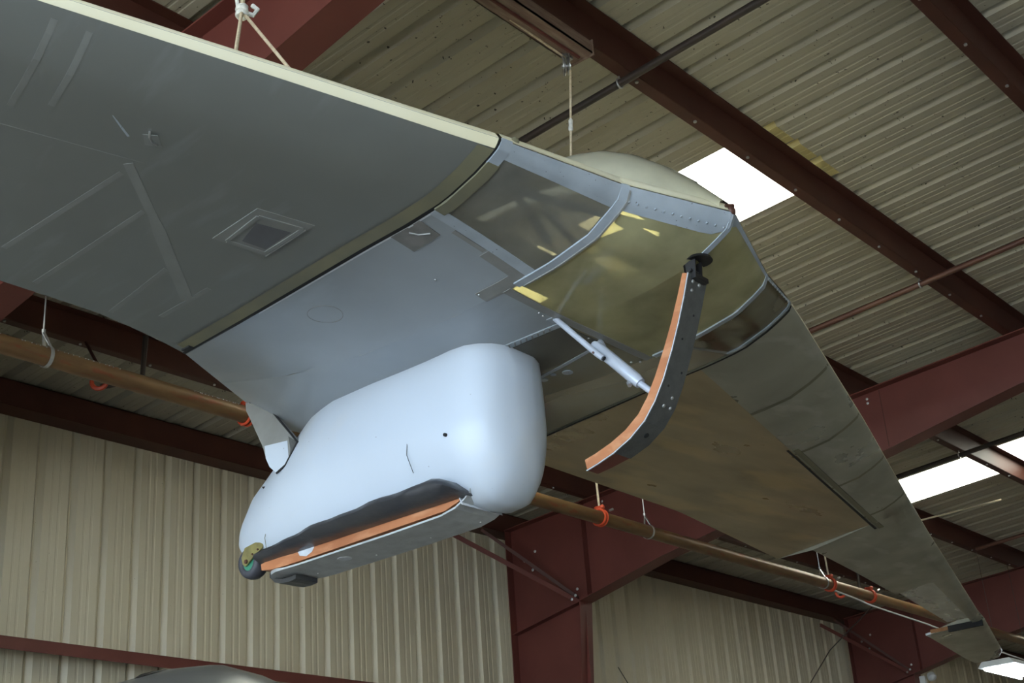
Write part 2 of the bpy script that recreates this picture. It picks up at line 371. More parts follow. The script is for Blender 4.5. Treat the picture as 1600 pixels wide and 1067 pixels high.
# ---- rigid frames ----
RB = [(8.45, 3.27), (7.41, 3.50), (4.93, 3.90), (3.66, 4.13), (0.0, 4.42), (-4, 4.62), (-12, 4.95)]
def rigid_frame(xf, lb, detail=True):
    r = root('rigid_frame', (xf, 9.2, -G), lb, 'steel frame', 'tapered rigid frames')
    # column web and rafter web
    col = [(xf-.004, 9.40, -G+.02), (xf-.004, 8.85, -G+.02), (xf-.004, 8.47, 2.4), (xf-.004, 8.45, 3.27), (xf-.004, 8.36, roofz(8.36)-.205), (xf-.004, 9.37, roofz(9.4)-.205)]
    obj('column_web', prism(col, (.008, 0, 0)), 'steel_red', r)
    raf = [(xf-.004, 8.36, roofz(8.36)-.205)] + [(xf-.004, y, z) for y, z in RB] + [(xf-.004, -12, roofz(-12)-.205)]
    obj('rafter_web', prism(raf, (.008, 0, 0)), 'steel_red', r)
    fl = .10
    def flange(name, a, b, m='steel_red', w=fl):
        (ya, za), (yb, zb) = a, b; L_ = math.hypot(yb-ya, zb-za); ny, nz = -(zb-za)/L_*.005, (yb-ya)/L_*.005
        obj(name, prism([(xf-w, ya-ny, za-nz), (xf-w, yb-ny, zb-nz), (xf-w, yb+ny, zb+nz), (xf-w, ya+ny, za+nz)], (2*w, 0, 0)), m, r)
    flange('column_flange', (8.85, -G+.02), (8.45, 3.27)); flange('column_flange', (9.40, -G+.02), (9.37, 4.21))
    for i in range(len(RB)-1): flange('rafter_flange', RB[i], RB[i+1])
    flange('top_flange', (9.39, roofz(9.4)-.212), (-12, roofz(-12)-.212))
    # knee stiffeners
    obj('stiffener', box((xf-.085, 8.355, 3.30), (xf+.085, 8.367, 4.27)), 'steel_red', r)
    obj('stiffener', prism([(xf-.085, 9.39, 3.085), (xf-.085, 8.46, 3.265), (xf-.085, 8.46, 3.277), (xf-.085, 9.39, 3.097)], (.17, 0, 0)), 'steel_red', r)
    obj('seam_plate', box((xf-.0065, 4.93, 3.95), (xf+.0065, 4.937, roofz(4.93)-.22)), 'steel_dark', r)
    obj('base_plate', box((xf-.15, 8.75, -G), (xf+.15, 9.48, -G+.02)), 'steel_dark', r)
    # purlin clips with bolts
    for yp in (8.22, 5.16, 3.63, 2.13):
        for dz in (-.26, -.30):
            obj('bolt', dome((xf-.006, yp-.1, roofz(yp)+dz), (-1, 0, 0), .014, 8), 'zinc', r)
    # angle braces down to the eave strut
    def angle(name, a, b, w):
        a, b = Vector(a), Vector(b); t = (b-a).normalized(); s = t.cross(Vector((0,0,1))).normalized()*w; u = t.cross(s).normalized()*w
        s1 = prism([a, a+s, a+s+u*.1, a+u*.1], tuple(b-a)); s2 = prism([a, a+u, a+u+s*.1, a+s*.1], tuple(b-a))
        return obj(name, join(s1, s2), 'steel_dark' if name == 'flange_brace' else 'steel_red', r)
    for sgn in ((-1,) if detail else (-1, 1)):
        angle('knee_brace', (xf+sgn*.03, 8.50, 3.30), (xf+sgn*1.02, 9.28, 4.02), .05)
        angle('flange_brace', (xf+sgn*.02, 8.52, 3.34), (xf+sgn*.55, 9.3, 4.15), .035)
    for dy, dz in ((.0, .0), (.05, -.03), (-.03, .06)):
        obj('bolt', dome((xf-.095 if detail else xf-.02, 8.50+dy, 3.33+dz), (-1, 0, 0), .017, 8), 'zinc', r)
    for yy, zz in ((9.2, 3.86), (9.05, 3.93), (9.1, 3.74)):
        obj('bolt', dome((xf-.006, yy, zz), (-1, 0, 0), .017, 8), 'zinc', r)
    return r
FX = (3.78, 11.42, 19.06)
rigid_frame(FX[0], 'red rigid frame whose rafter shows at upper left above the near wing')
rigid_frame(FX[1], 'red rigid frame standing behind the glider, its haunched knee under the rusty pipe')
rigid_frame(FX[2], 'red rigid frame at lower right beyond the far wing tip')
for xf in (-3.84, 26.68):
    q = rigid_frame(xf, 'red rigid frame at the ' + ('open end of the hangar behind the view' if xf < 0 else 'far end of the hangar, beyond all others'))

# ---- sprinkler piping ----
def branch(x, m, lb, rad=.024, y0=-11.0, y1=6.6, dz=.25):
    r = root('branch_pipe', (x, 3, roofz(3)-dz), lb, 'pipe', 'sprinkler branch pipes')
    obj('pipe_run', tube([(x, y0, roofz(y0)-dz), (x, y1, roofz(y1)-dz)], rad, 10), m, r, True)
    for yy in (2.2, 3.7, 5.2):
        obj('clamp', torus((x, yy, roofz(yy)-dz), (0, 1, 0), rad+.004, .006, 14, 6), 'zinc', r)
        obj('hanger_rod', tube([(x, yy, roofz(yy)-dz+rad), (x, yy, roofz(yy)-.2)], .005, 6), 'zinc', r)
    return r
branch(5.78, 'pipe_dark', 'thin black pipe crossing under the roof at top centre')
branch(9.70, 'pipe_brown', 'thin brown pipe crossing under the roof at right')
branch(13.74, 'pipe_dark', 'thin black pipe crossing in front of the far skylight')
branch(17.34, 'pipe_brown', 'thin reddish pipe near the right border below the far skylight')
r = root('main_pipe', (8, 6.6, 3.3), 'thick rusty pipe running along the wall side behind the glider', 'pipe')
obj('pipe_run', tube([(X0, 6.6, 3.3), (X1-.1, 6.6, 3.3)], .056, 20), 'pipe_rust', r, True)
def coupling(x, lb):
    c = obj('coupling', tube([(x-.045, 6.6, 3.3), (x-.04, 6.6, 3.3), (x-.02, 6.6, 3.3), (x+.02, 6.6, 3.3), (x+.04, 6.6, 3.3), (x+.045, 6.6, 3.3)], [.060, .070, .078, .078, .070, .060], 20), 'clamp_red', r, True)
    for s in (-1, 1): obj('bolt', tube([(x, 6.6+s*.078, 3.3-.03), (x, 6.6+s*.078, 3.3+.035)], .009, 6), 'zinc', c)
def red_clamp(x, rod=True, lb=None):
    c = root('pipe_clamp', (x, 6.6, 3.3), lb, 'pipe clamp', 'red clamps on the rusty pipe')
    for dx in (-.017, .017):
        obj('ring', torus((x+dx, 6.6, 3.3), (1, 0, 0), .066, .010, 24, 6), 'clamp_red', c, True)
    obj('lug', join(dome((x, 6.57, 3.385), (0,-1,.2), .022, 10, 1), dome((x, 6.63, 3.385), (0,1,.2), .022, 10, 1), box((x-.012, 6.57, 3.365), (x+.012, 6.63, 3.40))), 'clamp_red', c, True)
    obj('bolt', tube([(x+.03, 6.52, 3.35), (x+.065, 6.51, 3.365)], .011, 6), 'zinc', c)
    if rod: obj('rod', tube([(x, 6.6, 3.40), (x, 6.62, roofz(6.62)-.2)], .0095, 8), 'rope', c, label='bare brass coloured hanger rod')
    return c
red_clamp(9.23, True, 'bright red clamp with a hanger rod on the rusty pipe, below the curved skid')
red_clamp(13.16, True, 'red clamp and rod on the rusty pipe, under the notch in the far wing')
red_clamp(14.05, False, 'red clamp without a rod, nearest the far wing tip on the rusty pipe')
red_clamp(5.47, False, 'red clamp on the rusty pipe peeking out by the tail of the glider')
def strap(x, lb):
    c = root('pipe_strap', (x, 6.6, 3.3), lb, 'pipe hanger', 'white loop hangers on the rusty pipe')
    pts = [(x, 6.6+.062*math.cos(t), 3.3+.062*math.sin(t)) for t in [math.radians(a) for a in range(60, -245, -15)]]
    pts = [(x-.03, 6.6, 3.44)] + pts + [(x-.03, 6.6, 3.44)]
    V = []
    rows = [[(px-.011, py*1, pz), (px+.011, py, pz), (px+.011, py+(py-6.6)*.05, pz+(pz-3.3)*.05), (px-.011, py+(py-6.6)*.05, pz+(pz-3.3)*.05)] for px, py, pz in pts]
    obj('loop', rings(rows), 'zinc', c)
    obj('rod', tube([(x-.03, 6.6, 3.43), (x-.03, 6.61, roofz(6.6)-.2)], .005, 6), 'zinc', c)
    obj('nut', disc((x-.03, 6.6, 3.45), (0,0,1), .012, .02, 6), 'zinc', c)
strap(4.02, 'pale loop hanger on the rusty pipe at the left border')
strap(9.92, 'pale loop hanger on the rusty pipe, just right of the bright red clamp')
strap(13.02, 'pale loop hanger on the rusty pipe touching the clamp under the wing notch')
drops = []
for a, b, n in ((3.66, 3.75, 2), (3.83, 4.02, 6), (4.07, 4.5, 13), (5.03, 5.4, 14)):
    for i in range(n): drops.append(dome((a+(b-a)*i/n+random.uniform(-.01,.01), 6.6-.047, 3.3+.034), (0,-.8,.6), .004, 6, 1))
obj('water_drops', join(*drops), 'zinc', r, kind='stuff', label='row of bright drops on the pipe')
r = obj('white_cable', tube([(13.2, 6.57, 3.235), (13.6, 6.57, 3.215), (14.0, 6.58, 3.19), (15.4, 6.6, 3.165), (16.8, 6.62, 3.10), (18.9, 6.65, 3.05)], .009, 8), 'white_enamel', None, True, label='thin white cable slung just under the rusty pipe towards the far wing tip', cat='cable')
for x, lb in ((5.30, 'small dark red beam clamp under the roof at left, behind the rusty pipe'), (16.2, 'small dark red beam clamp under the roof at right, beyond the rusty pipe')):
    c = root('beam_clamp', (x, 8.0, 3.9), lb, 'pipe clamp')
    obj('hook', torus((x, 8.0, 3.93), (.8, .6, 0), .055, .017, 14, 8, math.pi*.1, math.pi*1.05), 'clamp_red' , c, True)
    obj('stub', tube([(x+.02, 8.02, 3.9), (x+.25, 7.85, 3.96), (x+.26, 7.84, 4.3)], .022, 8), 'pipe_dark', c, True)
    obj('stem', tube([(x-.02, 8.0, 3.97), (x-.02, 8.0, 4.05), (x-.0, 8.2, 4.3)], .012, 6), 'steel_dark', c, True)
obj('drop_wire', tube([(14.3, 6.7, 3.25), (14.9, 7.6, 3.0), (15.2, 8.2, 2.6), (15.25, 8.4, 1.2)], .007, 6), 'pipe_dark', None, True, label='thin dark wire drooping from the rusty pipe to the far ribbed wall', cat='wire')
obj('wall_wire', tube([(13.35, 9.5, 2.98), (14.2, 9.5, 2.1), (15.0, 9.5, 1.2)], .006, 6), 'pipe_dark', None, True, label='thin dark wire slanting down the ribbed wall right of the column', cat='wire')

# ---- hoist: channel, pulley, ropes ----
r = root('hoist_beam', (4.0, 3.68, 4.45), 'weathered brown grey channel beam clamped under the purlin at top centre', 'beam')
xe = 5.36
obj('channel_web', box((3.95, 3.58, 4.485), (xe, 3.73, 4.495)), 'beam_channel', r)
for yy in (3.58, 3.723): obj('channel_lip', box((3.95, yy, 4.485), (xe, yy+.007, 4.56)), 'beam_channel', r)
obj('edge_bead', tube([(3.95, 3.655, 4.48), (xe-.03, 3.655, 4.48)], .010, 6), 'steel_red', r, label='red painted bead')
obj('end_plate', box((xe, 3.575, 4.475), (xe+.008, 3.735, 4.575)), 'beam_channel', r)
r = root('hoist_pulley', (5.27, 3.70, 4.44), 'small galvanised pulley block at the end of the weathered channel beam', 'pulley')
pc = Vector((5.27, 3.70, 4.415)); pax = Vector((.62, -.78, 0)).normalized()
for s, nm in ((-1, 'cheek_plate'), (1, 'cheek_plate')):
    c = pc + pax*.017*s; obj(nm, join(disc(c, pax, .055, .004, 20), prism([tuple(c+Vector((0,0,.0))-pax.cross(Vector((0,0,1)))*.035), tuple(c+pax.cross(Vector((0,0,1)))*.035), tuple(c+pax.cross(Vector((0,0,1)))*.03+Vector((0,0,.085))), tuple(c-pax.cross(Vector((0,0,1)))*.03+Vector((0,0,.085)))], tuple(pax*.004))), 'zinc', r)
obj('sheave', join(disc(pc-pax*.008, pax, .052, .007, 20, .044), disc(pc+pax*.008, pax, .044, .007, 20, .052)), 'zinc', r, True)
obj('axle', disc(pc, pax, .010, .05, 10), 'zinc', r)
obj('hook_strap', box((5.25, 3.68, 4.47), (5.31, 3.72, 4.49)), 'zinc', r)
r = root('hoist_rope', (5.25, 3.66, 4.4), 'thin pale hoist line from the pulley down to the glider centre', 'rope', 'hanging lines')
xb_, yb_ = 4.985, 3.60
obj('line', join(tube([(5.262, 3.672, 4.37), (xb_, yb_, 2.93)], .0065, 8), tube([(5.262, 3.70, 4.47), (4.6, 3.71, 4.50), (4.0, 3.71, 4.50)], .0065, 6)), 'rope', r, True)
t = .42; obj('splice', tube([(5.262-(5.262-xb_)*a, 3.672-(3.672-yb_)*a, 4.37-(4.37-2.93)*a) for a in (.24, .25, .27, .29, .30)], [.006, .013, .010, .014, .006], 8), 'rope_white', r, True)
r = root('wing_sling', (2.94, 3.6, 3.5), 'knotted beige rope sling holding the near wing at top left', 'rope', 'hanging lines')
kn = Vector((2.945, 3.60, 3.50))
obj('line', tube([kn, (2.63, 3.26, 2.90)], .0075, 8), 'rope', r, True)
obj('line', tube([kn, (3.02, 3.26, 2.95)], .007, 8), 'rope', r, True)
obj('line', tube([kn, (3.02, 3.62, 4.45)], .0095, 8), 'rope', r, True)
obj('line', tube([kn+Vector((-.01,.01,.01)), (2.80, 3.64, 4.45)], .008, 8), 'rope_white', r, True)
obj('knot', join(*[torus(kn+Vector((0,0,.012*i-.02)), (.2*(-1)**i, .1, 1), .017, .010, 12, 6) for i in range(4)], tube([kn, kn+Vector((.04,-.02,-.01)), kn+Vector((.055,-.03,.02)), kn+Vector((.045,-.01,.045))], .010, 8)), 'rope_white', r, True)
obj('tie_line', tube([(10.05, 4.2, 2.84), (14.6, 5.18, 4.13)], [.008, .008], 6), 'rope', None, True, label='pale line running from the far wing leading edge up to the roof at right', cat='rope')

# ---- lamps ----
def fixture(x, y, z, lb, seen=True):
    r = root('hanging_light', (x, y, z), lb, 'light fixture', 'fluorescent high bay lights')
    L2 = .62; W2 = .24
    obj('reflector', join(prism([(x-L2, y-W2, z), (x-L2, y-W2*.75, z+.07), (x-L2, y+W2*.75, z+.07), (x-L2, y+W2, z)], (2*L2, 0, 0))), 'white_enamel', r)
    for i in range(4):
        yy = y - .165 + .11*i
        obj('tube', tube([(x-.58, yy, z-.02), (x+.58, yy, z-.02)], .018, 10), 'tube_glow', r, True, label='lit fluorescent tube')
    for xx in (x-.5, x+.5): obj('hanging_rod', tube([(xx, y, z+.07), (xx, y, roofz(y)-.02)], .003, 6), 'pipe_dark', r)
    return r
fixture(18.15, 6.72, 2.93, 'lit fluorescent fixture of four tubes at the lower right border, by the far wing tip')
for x, y, lb in ((22, -5.5, 'lit fluorescent fixture over the far half of the hangar, right of the view'), (14.6, -6.5, 'lit fluorescent fixture over the middle of the hangar, right of the view'), (0.5, -7.0, 'lit fluorescent fixture behind the camera near the open door')): fixture(x, y, 3.3, lb)
c = root('white_detector', (18.92, 8.2, 3.18), 'round white device on the lower flange of the far frame', 'detector')
obj('housing', tube([(18.93, 8.2, 3.20), (18.90, 8.17, 3.15), (18.89, 8.16, 3.13)], [.055, .062, .02], 16), 'white_enamel', c, True)
obj('bracket', box((18.9, 8.28, 3.05), (18.96, 8.36, 3.2)), 'white_enamel', c)

# ---- the other aircraft below ----
r = root('grey_aircraft', (5.4, 6.5, -G), 'rounded grey aircraft hull top peeking in at the bottom left', 'aircraft')
rows = []
cx, cy, cz = 5.12, 6.5, .74
for i in range(25):
    t = i/24; xx = cx - 3.2 + 7.0*t
    w = max(.02, math.sin(math.pi*min(1, max(0, t)))**.55)
    hump = .20*math.exp(-((xx-cx-.02)/.62)**2)
    rows.append([(xx, cy + .62*w*math.cos(2*math.pi*k/32), cz + (.72*w + (hump if math.sin(2*math.pi*k/32) > 0 else 0)*math.sin(2*math.pi*k/32))*math.sin(2*math.pi*k/32)) for k in range(32)])
obj('fuselage', rings(rows), 'fuselage_grey', r, True)
obj('antenna_fairing', tube([(4.60, 6.49, 1.515), (4.66, 6.49, 1.548), (4.74, 6.49, 1.575), (4.84, 6.49, 1.60)], [.006, .011, .008, .003], 8), 'black_paint', r, True)
for (ax, ay) in ((4.6, 6.0), (4.6, 7.0), (7.3, 6.5)):
    obj('gear_leg', tube([(ax, 6.5+(ay-6.5)*.5, .5), (ax, ay, -G+.25)], .03, 8), 'zinc', r, True)
    obj('wheel', torus((ax, ay, -G+.2), (0, 1, 0), .14, .06, 20, 10), 'tyre', r, True)

# =====================================================================
#                          THE GLIDER
# =====================================================================
gl = root('glider', (4.5, 3.9, 2.0), 'silver tailless glider hanging nose up, seen from below with skid and keel fairing', 'glider')
def fnum(a): return a if callable(a) else (lambda x: a)
def patch(S, x0, x1, nx, sa, sb, ns, off=0.0, up=False):
    sa, sb = fnum(sa), fnum(sb); rows = []
    for i in range(nx+1):
        x = x0 + (x1-x0)*i/nx; a, b = sa(x), sb(x)
        rows.append([surf(x, a+(b-a)*j/ns, S, up, off) for j in range(ns+1)])
    return rings(rows, False, False)
def plate(S, x0, x1, nx, sa, sb, ns, off, th):
    """patch with real thickness hanging off the skin"""
    sa, sb = fnum(sa), fnum(sb); rows = []
    for i in range(nx+1):
        x = x0 + (x1-x0)*i/nx; a, b = sa(x), sb(x)
        lo = [surf(x, a+(b-a)*j/ns, S, False, off+th) for j in range(ns+1)]
        hi = [surf(x, a+(b-a)*j/ns, S, False, off-.003) for j in range(ns, -1, -1)]
        rows.append(lo + hi)
    return rings(rows)
def wing_shell(S, xs, ns=22, s1=1.0):
    rows = []
    for x in xs:
        r1 = [surf(x, s1*j/ns, S) for j in range(ns+1)]
        r2 = [surf(x, s1*j/ns, S, True) for j in range(ns, 0, -1)]
        rows.append(r1 + r2)
    return rings(rows)
def fr(a, b, n): return [a+(b-a)*i/n for i in range(n+1)]
def strip_pts(pts, w, S, off, th):
    """flat tape following points (x,y) on the lower skin"""
    rows = []; n = len(pts); w = w if isinstance(w, (list, tuple)) else [w]*n
    for i, (x, y) in enumerate(pts):
        a = pts[max(0, i-1)]; b = pts[min(n-1, i+1)]; dx, dy = b[0]-a[0], b[1]-a[1]; L_ = math.hypot(dx, dy); nx, ny = -dy/L_*w[i]/2, dx/L_*w[i]/2
        p = (x+nx, y+ny); q = (x-nx, y-ny); zp, zq = lowz(p[0], p[1], S)-off, lowz(q[0], q[1], S)-off
        rows.append([(p[0], p[1], zp+.003), (q[0], q[1], zq+.003), (q[0], q[1], zq-th), (p[0], p[1], zp-th)])
    return rings(rows)
def seg(a, b, n=8): return [(a[0]+(b[0]-a[0])*i/n, a[1]+(b[1]-a[1])*i/n) for i in range(n+1)]
def quad_plate(q, S, off, th, n=5):
    """four corners (x,y) in order, laid on the skin"""
    rows = []
    for i in range(n+1):
        f = i/n; a = (q[0][0]+(q[3][0]-q[0][0])*f, q[0][1]+(q[3][1]-q[0][1])*f); b = (q[1][0]+(q[2][0]-q[1][0])*f, q[1][1]+(q[2][1]-q[1][1])*f)
        lo, hi = [], []
        for j in range(n+1):
            g = j/n; x, y = a[0]+(b[0]-a[0])*g, a[1]+(b[1]-a[1])*g; z = lowz(x, y, S)-off
            lo.append((x, y, z-th)); hi.append((x, y, z+.003))
        rows.append(lo + hi[::-1])
    return rings(rows)

# ---- near wing ----
XN = fr(-6.7, -4.5, 6) + fr(-4.3, 2.4, 18) + fr(2.5, 3.452, 6)
near = obj('wing', wing_shell(NEAR, XN), 'wing_dope', gl, True, ang=60, label='near wing, dull silver fabric underside')
obj('leading_edge', (lambda m: m)(rings([[surf(x, .115*(1-j/5), NEAR, False, .0015) for j in range(6)] + [surf(x, .30*j/10, NEAR, True, .0015) for j in range(1, 11)] for x in XN], False, False)), 'cream_top', near, True, ang=70, label='cream painted leading edge')
obj('upper_paint', patch(NEAR, -6.7, 3.45, 24, .29, 1.0, 10, .002, True), 'cream_top', near, True, label='cream painted upper side')
obj('edge_tape', patch(NEAR, 3.385, 3.452, 2, .12, .99, 24, .004), 'tape_olive', near, True, label='olive stained edge strip')
wf = [(2.987, 3.552), (3.216, 3.49), (3.208, 3.765), (2.986, 3.811)]
obj('window_doubler', quad_plate(wf, NEAR, 0, .003), 'tape_wing', near)
wi = [(3.02, 3.585), (3.195, 3.535), (3.195, 3.752), (3.035, 3.785)]
for a, b in ((0,1),(1,2),(2,3),(3,0)):
    obj('window_rim', strip_pts(seg(wi[a], wi[b], 4), .016, NEAR, .003, .004), 'tape_wing', near)
obj('inspection_window', quad_plate([(3.041, 3.623), (3.178, 3.582), (3.180, 3.731), (3.077, 3.748)], NEAR, .003, .0015), 'slate', near, label='dark square inspection window')
obj('bright_chip_line', strip_pts(seg((3.209, 3.765), (3.206, 3.532), 4), .004, NEAR, .006, .002), 'zinc', near)
obj('diagonal_tape', strip_pts(seg((2.489, 3.653), (2.745, 3.851), 4) + seg((2.745, 3.851), (3.19, 4.225), 6)[1:], [.035]*5+[.05]*6, NEAR, 0, .001), 'tape_wing', near)
for a, b in (((2.45, 4.369), (2.504, 3.711)), ((2.668, 4.50), (2.695, 3.842)), ((3.017, 4.50), (2.985, 4.092)), ((1.949, 3.289), (2.036, 3.669)), ((2.057, 3.26), (2.131, 3.576)), ((3.19, 4.40), (3.20, 4.1))):
    obj('rib_tape', strip_pts(seg(a, b, 8), .022, NEAR, 0, .0008), 'tape_wing', near)
obj('stitch_line', strip_pts(seg((2.062, 3.768), (2.528, 3.615), 6), .003, NEAR, 0, .0008), 'tape_wing', near)
obj('scuff_strip', strip_pts(seg((2.302, 3.479), (2.403, 3.531), 3), [.003, .006, .008, .008], NEAR, .0, .001), 'frame_paint', near)
obj('tie_down_hook', tube([(2.435, 3.455, 2.655), (2.445, 3.472, 2.643), (2.47, 3.488, 2.640), (2.497, 3.499, 2.646)], .004, 6), 'zinc', near, True)
obj('hook_plate', quad_plate([(2.43, 3.49), (2.47, 3.46), (2.52, 3.50), (2.47, 3.53)], NEAR, 0, .001), 'tape_wing', near)
obj('te_chip', box((3.425, 4.52, 2.494), (3.452, 4.57, 2.502)), 'gap_black', near)

# ---- far wing ----
XF = fr(5.548, 9.15, 16) + [9.151] + fr(9.5, 11.35, 6)
far = obj('wing', wing_shell(FAR, XF + [11.39]), 'wing_far', gl, True, ang=60, label='far wing, greenish grey underside')
obj('wing_outer', wing_shell(FAR, fr(11.39, 13.42, 8), 22, .60), 'wing_far', far, True, ang=60)
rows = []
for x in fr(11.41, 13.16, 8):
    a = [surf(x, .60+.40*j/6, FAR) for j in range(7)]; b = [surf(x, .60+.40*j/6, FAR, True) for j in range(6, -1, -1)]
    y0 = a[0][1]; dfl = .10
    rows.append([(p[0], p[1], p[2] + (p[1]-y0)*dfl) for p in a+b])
obj('elevon', rings(rows), 'elevon_sheen', far, True, label='elevon near the tip, highlight painted as bright silver')
obj('elevon_bay', box((13.44, 5.50, 2.665), (13.455, 5.74, 2.70)), 'orange_in', far, label='bare orange wood inside the elevon gap')
XT = fr(13.46, 15.4, 6) + [15.55, 15.66, 15.72]
tip = obj('wing_tip', wing_shell(TIP, XT, 16), 'wing_far', far, True, ang=60)
obj('corner_cap', prism([(13.45, 5.80, 2.655), (13.45, 5.70, 2.665), (13.62, 5.83, 2.66)], (0, 0, .02)), 'white_chip', tip)
obj('leading_edge', rings([[surf(x, .04*(1-j/5), FAR, False, .001) for j in range(6)] + [surf(x, .3*j/10, FAR, True, .0015) for j in range(1, 11)] for x in XF+[11.39]+fr(11.6, 13.42, 5)], False, False), 'cream_top', far, True, ang=70, label='cream painted leading edge')
obj('upper_paint', join(patch(FAR, 5.55, 9.15, 14, .29, 1.0, 8, .002, True), patch(FAR, 9.152, 11.38, 8, .29, 1.0, 8, .002, True), patch(FAR, 11.4, 13.4, 8, .29, .6, 6, .002, True)), 'cream_top', far, True, label='cream painted upper side')
def s_at(y0, sl_):
    return lambda x: sof(x, y0 + sl_*(x-5.56), FAR)
obj('aft_fabric', patch(FAR, 5.56, 9.14, 26, lambda x: sof(x, 3.29+.252*(x-5.56), FAR), 1.0, 16, .002), 'wing_gold_glow', far, True, label='fabric aft of the spar, golden glow painted into its brown')
obj('spoiler_slot', strip_pts(seg((7.10, 3.692), (9.29, 4.232), 14), .014, FAR, .002, .002), 'gap_black', far, label='dark slot')
obj('slot_edge', strip_pts(seg((7.14, 3.66), (9.32, 4.20), 14), .035, FAR, .002, .0015), 'tape_olive', far)
obj('root_gap', patch(FAR, 5.545, 5.562, 1, .05, 1, 20, .004), 'gap_black', far)
for xx in (6.35, 7.2, 8.05, 8.9, 9.9, 10.8, 12.2, 13.0):
    obj('rib_tape', patch(FAR if xx < 13.4 else TIP, xx, xx+.035, 1, .06, .55 if xx > 11.3 else .62, 10, .0018), 'tape_olive' if xx < 9 else 'wing_far', far)
obj('tip_gap', box((13.425, 5.2, 2.64), (13.455, 5.55, 2.70)), 'gap_black', far)

# ---- centre section skin ----
YG1, YG2 = 3.10, 3.245
def sb1(x): return sof(x, YG1, CEN)
def sb2(x): return sof(x, YG2, CEN)
S_LE = .16
def s_le(x): return .16 if x < 4.45 else lerp(x, [4.45, 4.56, 5.53], [.16, .065, .05])
centre = obj('centre_section', join(patch(CEN, 3.47, 4.05, 10, sb1, 1, 18), patch(CEN, 4.05, 4.50, 8, sb2, 1, 18)), 'centre_dope', gl, True, ang=50, label='pale blue grey fabric between the near wing and the keel')
fb = obj('far_belly', join(patch(CEN, 4.50, 5.05, 10, sb2, 1, 18), patch(CEN, 5.05, 5.53, 8, sb1, 1, 18)), 'far_belly', gl, True, ang=50, label='shiny olive grey underside beyond the keel')
ups = obj('upper_skin', join(patch(CEN, 3.47, 4.10, 12, .0, 1, 20, 0, True), patch(CEN, 4.9, 5.53, 12, .0, 1, 20, 0, True), patch(CEN, 4.10, 4.9, 16, .0, .30, 6, 0, True), patch(CEN, 4.10, 4.9, 16, .78, 1, 6, 0, True)), 'cream_top', gl, True, ang=50, label='cream painted upper skin')
# leading edge strip with rivets
def le_strip(x0, x1, n): return rings([[surf(x, s_le(x)*(1-j/6), CEN, False, .004) for j in range(7)] for x in fr(x0, x1, n)], False, False)
les = obj('nose_edge_strip', join(le_strip(3.47, 4.045, 10), le_strip(4.045, 4.5, 10), le_strip(4.5, 5.05, 10), le_strip(5.05, 5.53, 8)), 'frame_paint', gl, True, ang=35, label='riveted pale metal strip along the nose edge')
obj('nose_edge_top', join(*[rings([[surf(x, .30*j/8, CEN, True, .004) for j in range(9)] for x in fr(a, b, 10)], False, False) for a, b in ((3.47, 4.045), (4.045, 4.5), (4.5, 5.05), (5.05, 5.53))]), 'cream_top', gl, True, ang=35)
for i in range(12):
    x = 4.08 + .036*i; p = surf(x, .105, CEN, False, .005)
    obj('rivet', dome(p, (0, -.5, -.85), .0065, 8, .6), 'frame_paint', les)
for i in range(10):
    x = 5.08 + .045*i; p = surf(x, .045, CEN, False, .005)
    obj('rivet', dome(p, (0, -.5, -.85), .006, 8, .6), 'zinc', les)
obj('joint_bolt', dome((3.535, 2.745, 2.765), (-.3, -.9, .1), .017, 12, .4), 'tape_olive', les)

# glazing
def pane(name, x0, x1, n, sb, m, lb, inset=.012):
    return obj(name, patch(CEN, x0+inset, x1-inset, n, lambda x: s_le(x)-.01, lambda x: sb(x)-.002, 14, .001), m, gl, True, ang=60, label=lb)
pane('nose_window', 3.50, 4.05, 10, sb1, 'smoky_pane', 'smoky grey nose window next to the near wing')
obj('nose_window', join(patch(CEN, 4.055, 4.5, 10, lambda x: s_le(x)-.01, sb2, 14, .001), patch(CEN, 4.5, 5.045, 10, lambda x: s_le(x)-.01, sb2, 14, .001)), 'yellowed_pane', gl, True, ang=60, label='large yellowed window panel under the nose')
pane('nose_window', 5.05, 5.53, 10, sb1, 'brown_pane', 'glossy brown nose window next to the far wing')
# frames across the glazing
def hoop(xc, w, sb, off=.010, s0=.02): return plate(CEN, xc-w/2, xc+w/2, 1, s0, sb, 18, -.002, off)
wfm = obj('window_frame', hoop(4.05, .036, lambda x: sof(x, 3.20, CEN)), 'frame_paint', gl, True, ang=35, label='curved pale frame between the smoky and yellowed windows')
obj('seal', plate(CEN, 4.068, 4.076, 1, .05, lambda x: sof(x, 3.18, CEN), 18, .006, .006), 'tape_dull', wfm)
obj('window_frame', hoop(5.05, .034, lambda x: sof(x, 3.22, CEN)), 'frame_paint', gl, True, ang=35, label='curved frame between the yellowed and brown windows')
obj('window_frame', hoop(3.49, .055, lambda x: sb1(x), .010, .2), 'tape_olive', gl, True, ang=35, label='olive stained frame along the near wing joint')
obj('window_frame', hoop(3.487, .05, lambda x: .21, .008, .0), 'frame_paint', gl, True, ang=35)
obj('window_frame', hoop(5.515, .026, lambda x: sb1(x)), 'frame_paint', gl, True, ang=35)
obj('window_frame', plate(CEN, 3.475, 4.07, 10, lambda x: sof(x, 3.085, CEN), lambda x: sof(x, 3.135, CEN), 3, -.001, .004), 'frame_paint', gl, label='straight pale frame behind the smoky window')
obj('window_frame', plate(CEN, 4.05, 5.06, 14, lambda x: sof(x, 3.235, CEN), lambda x: sof(x, 3.275, CEN), 3, -.001, .005), 'tape_dull', gl, label='dull frame behind the yellowed window')
obj('window_frame', plate(CEN, 5.04, 5.53, 10, lambda x: sof(x, 3.09, CEN), lambda x: sof(x, 3.11, CEN), 3, -.001, .003), 'tape_dull', gl)
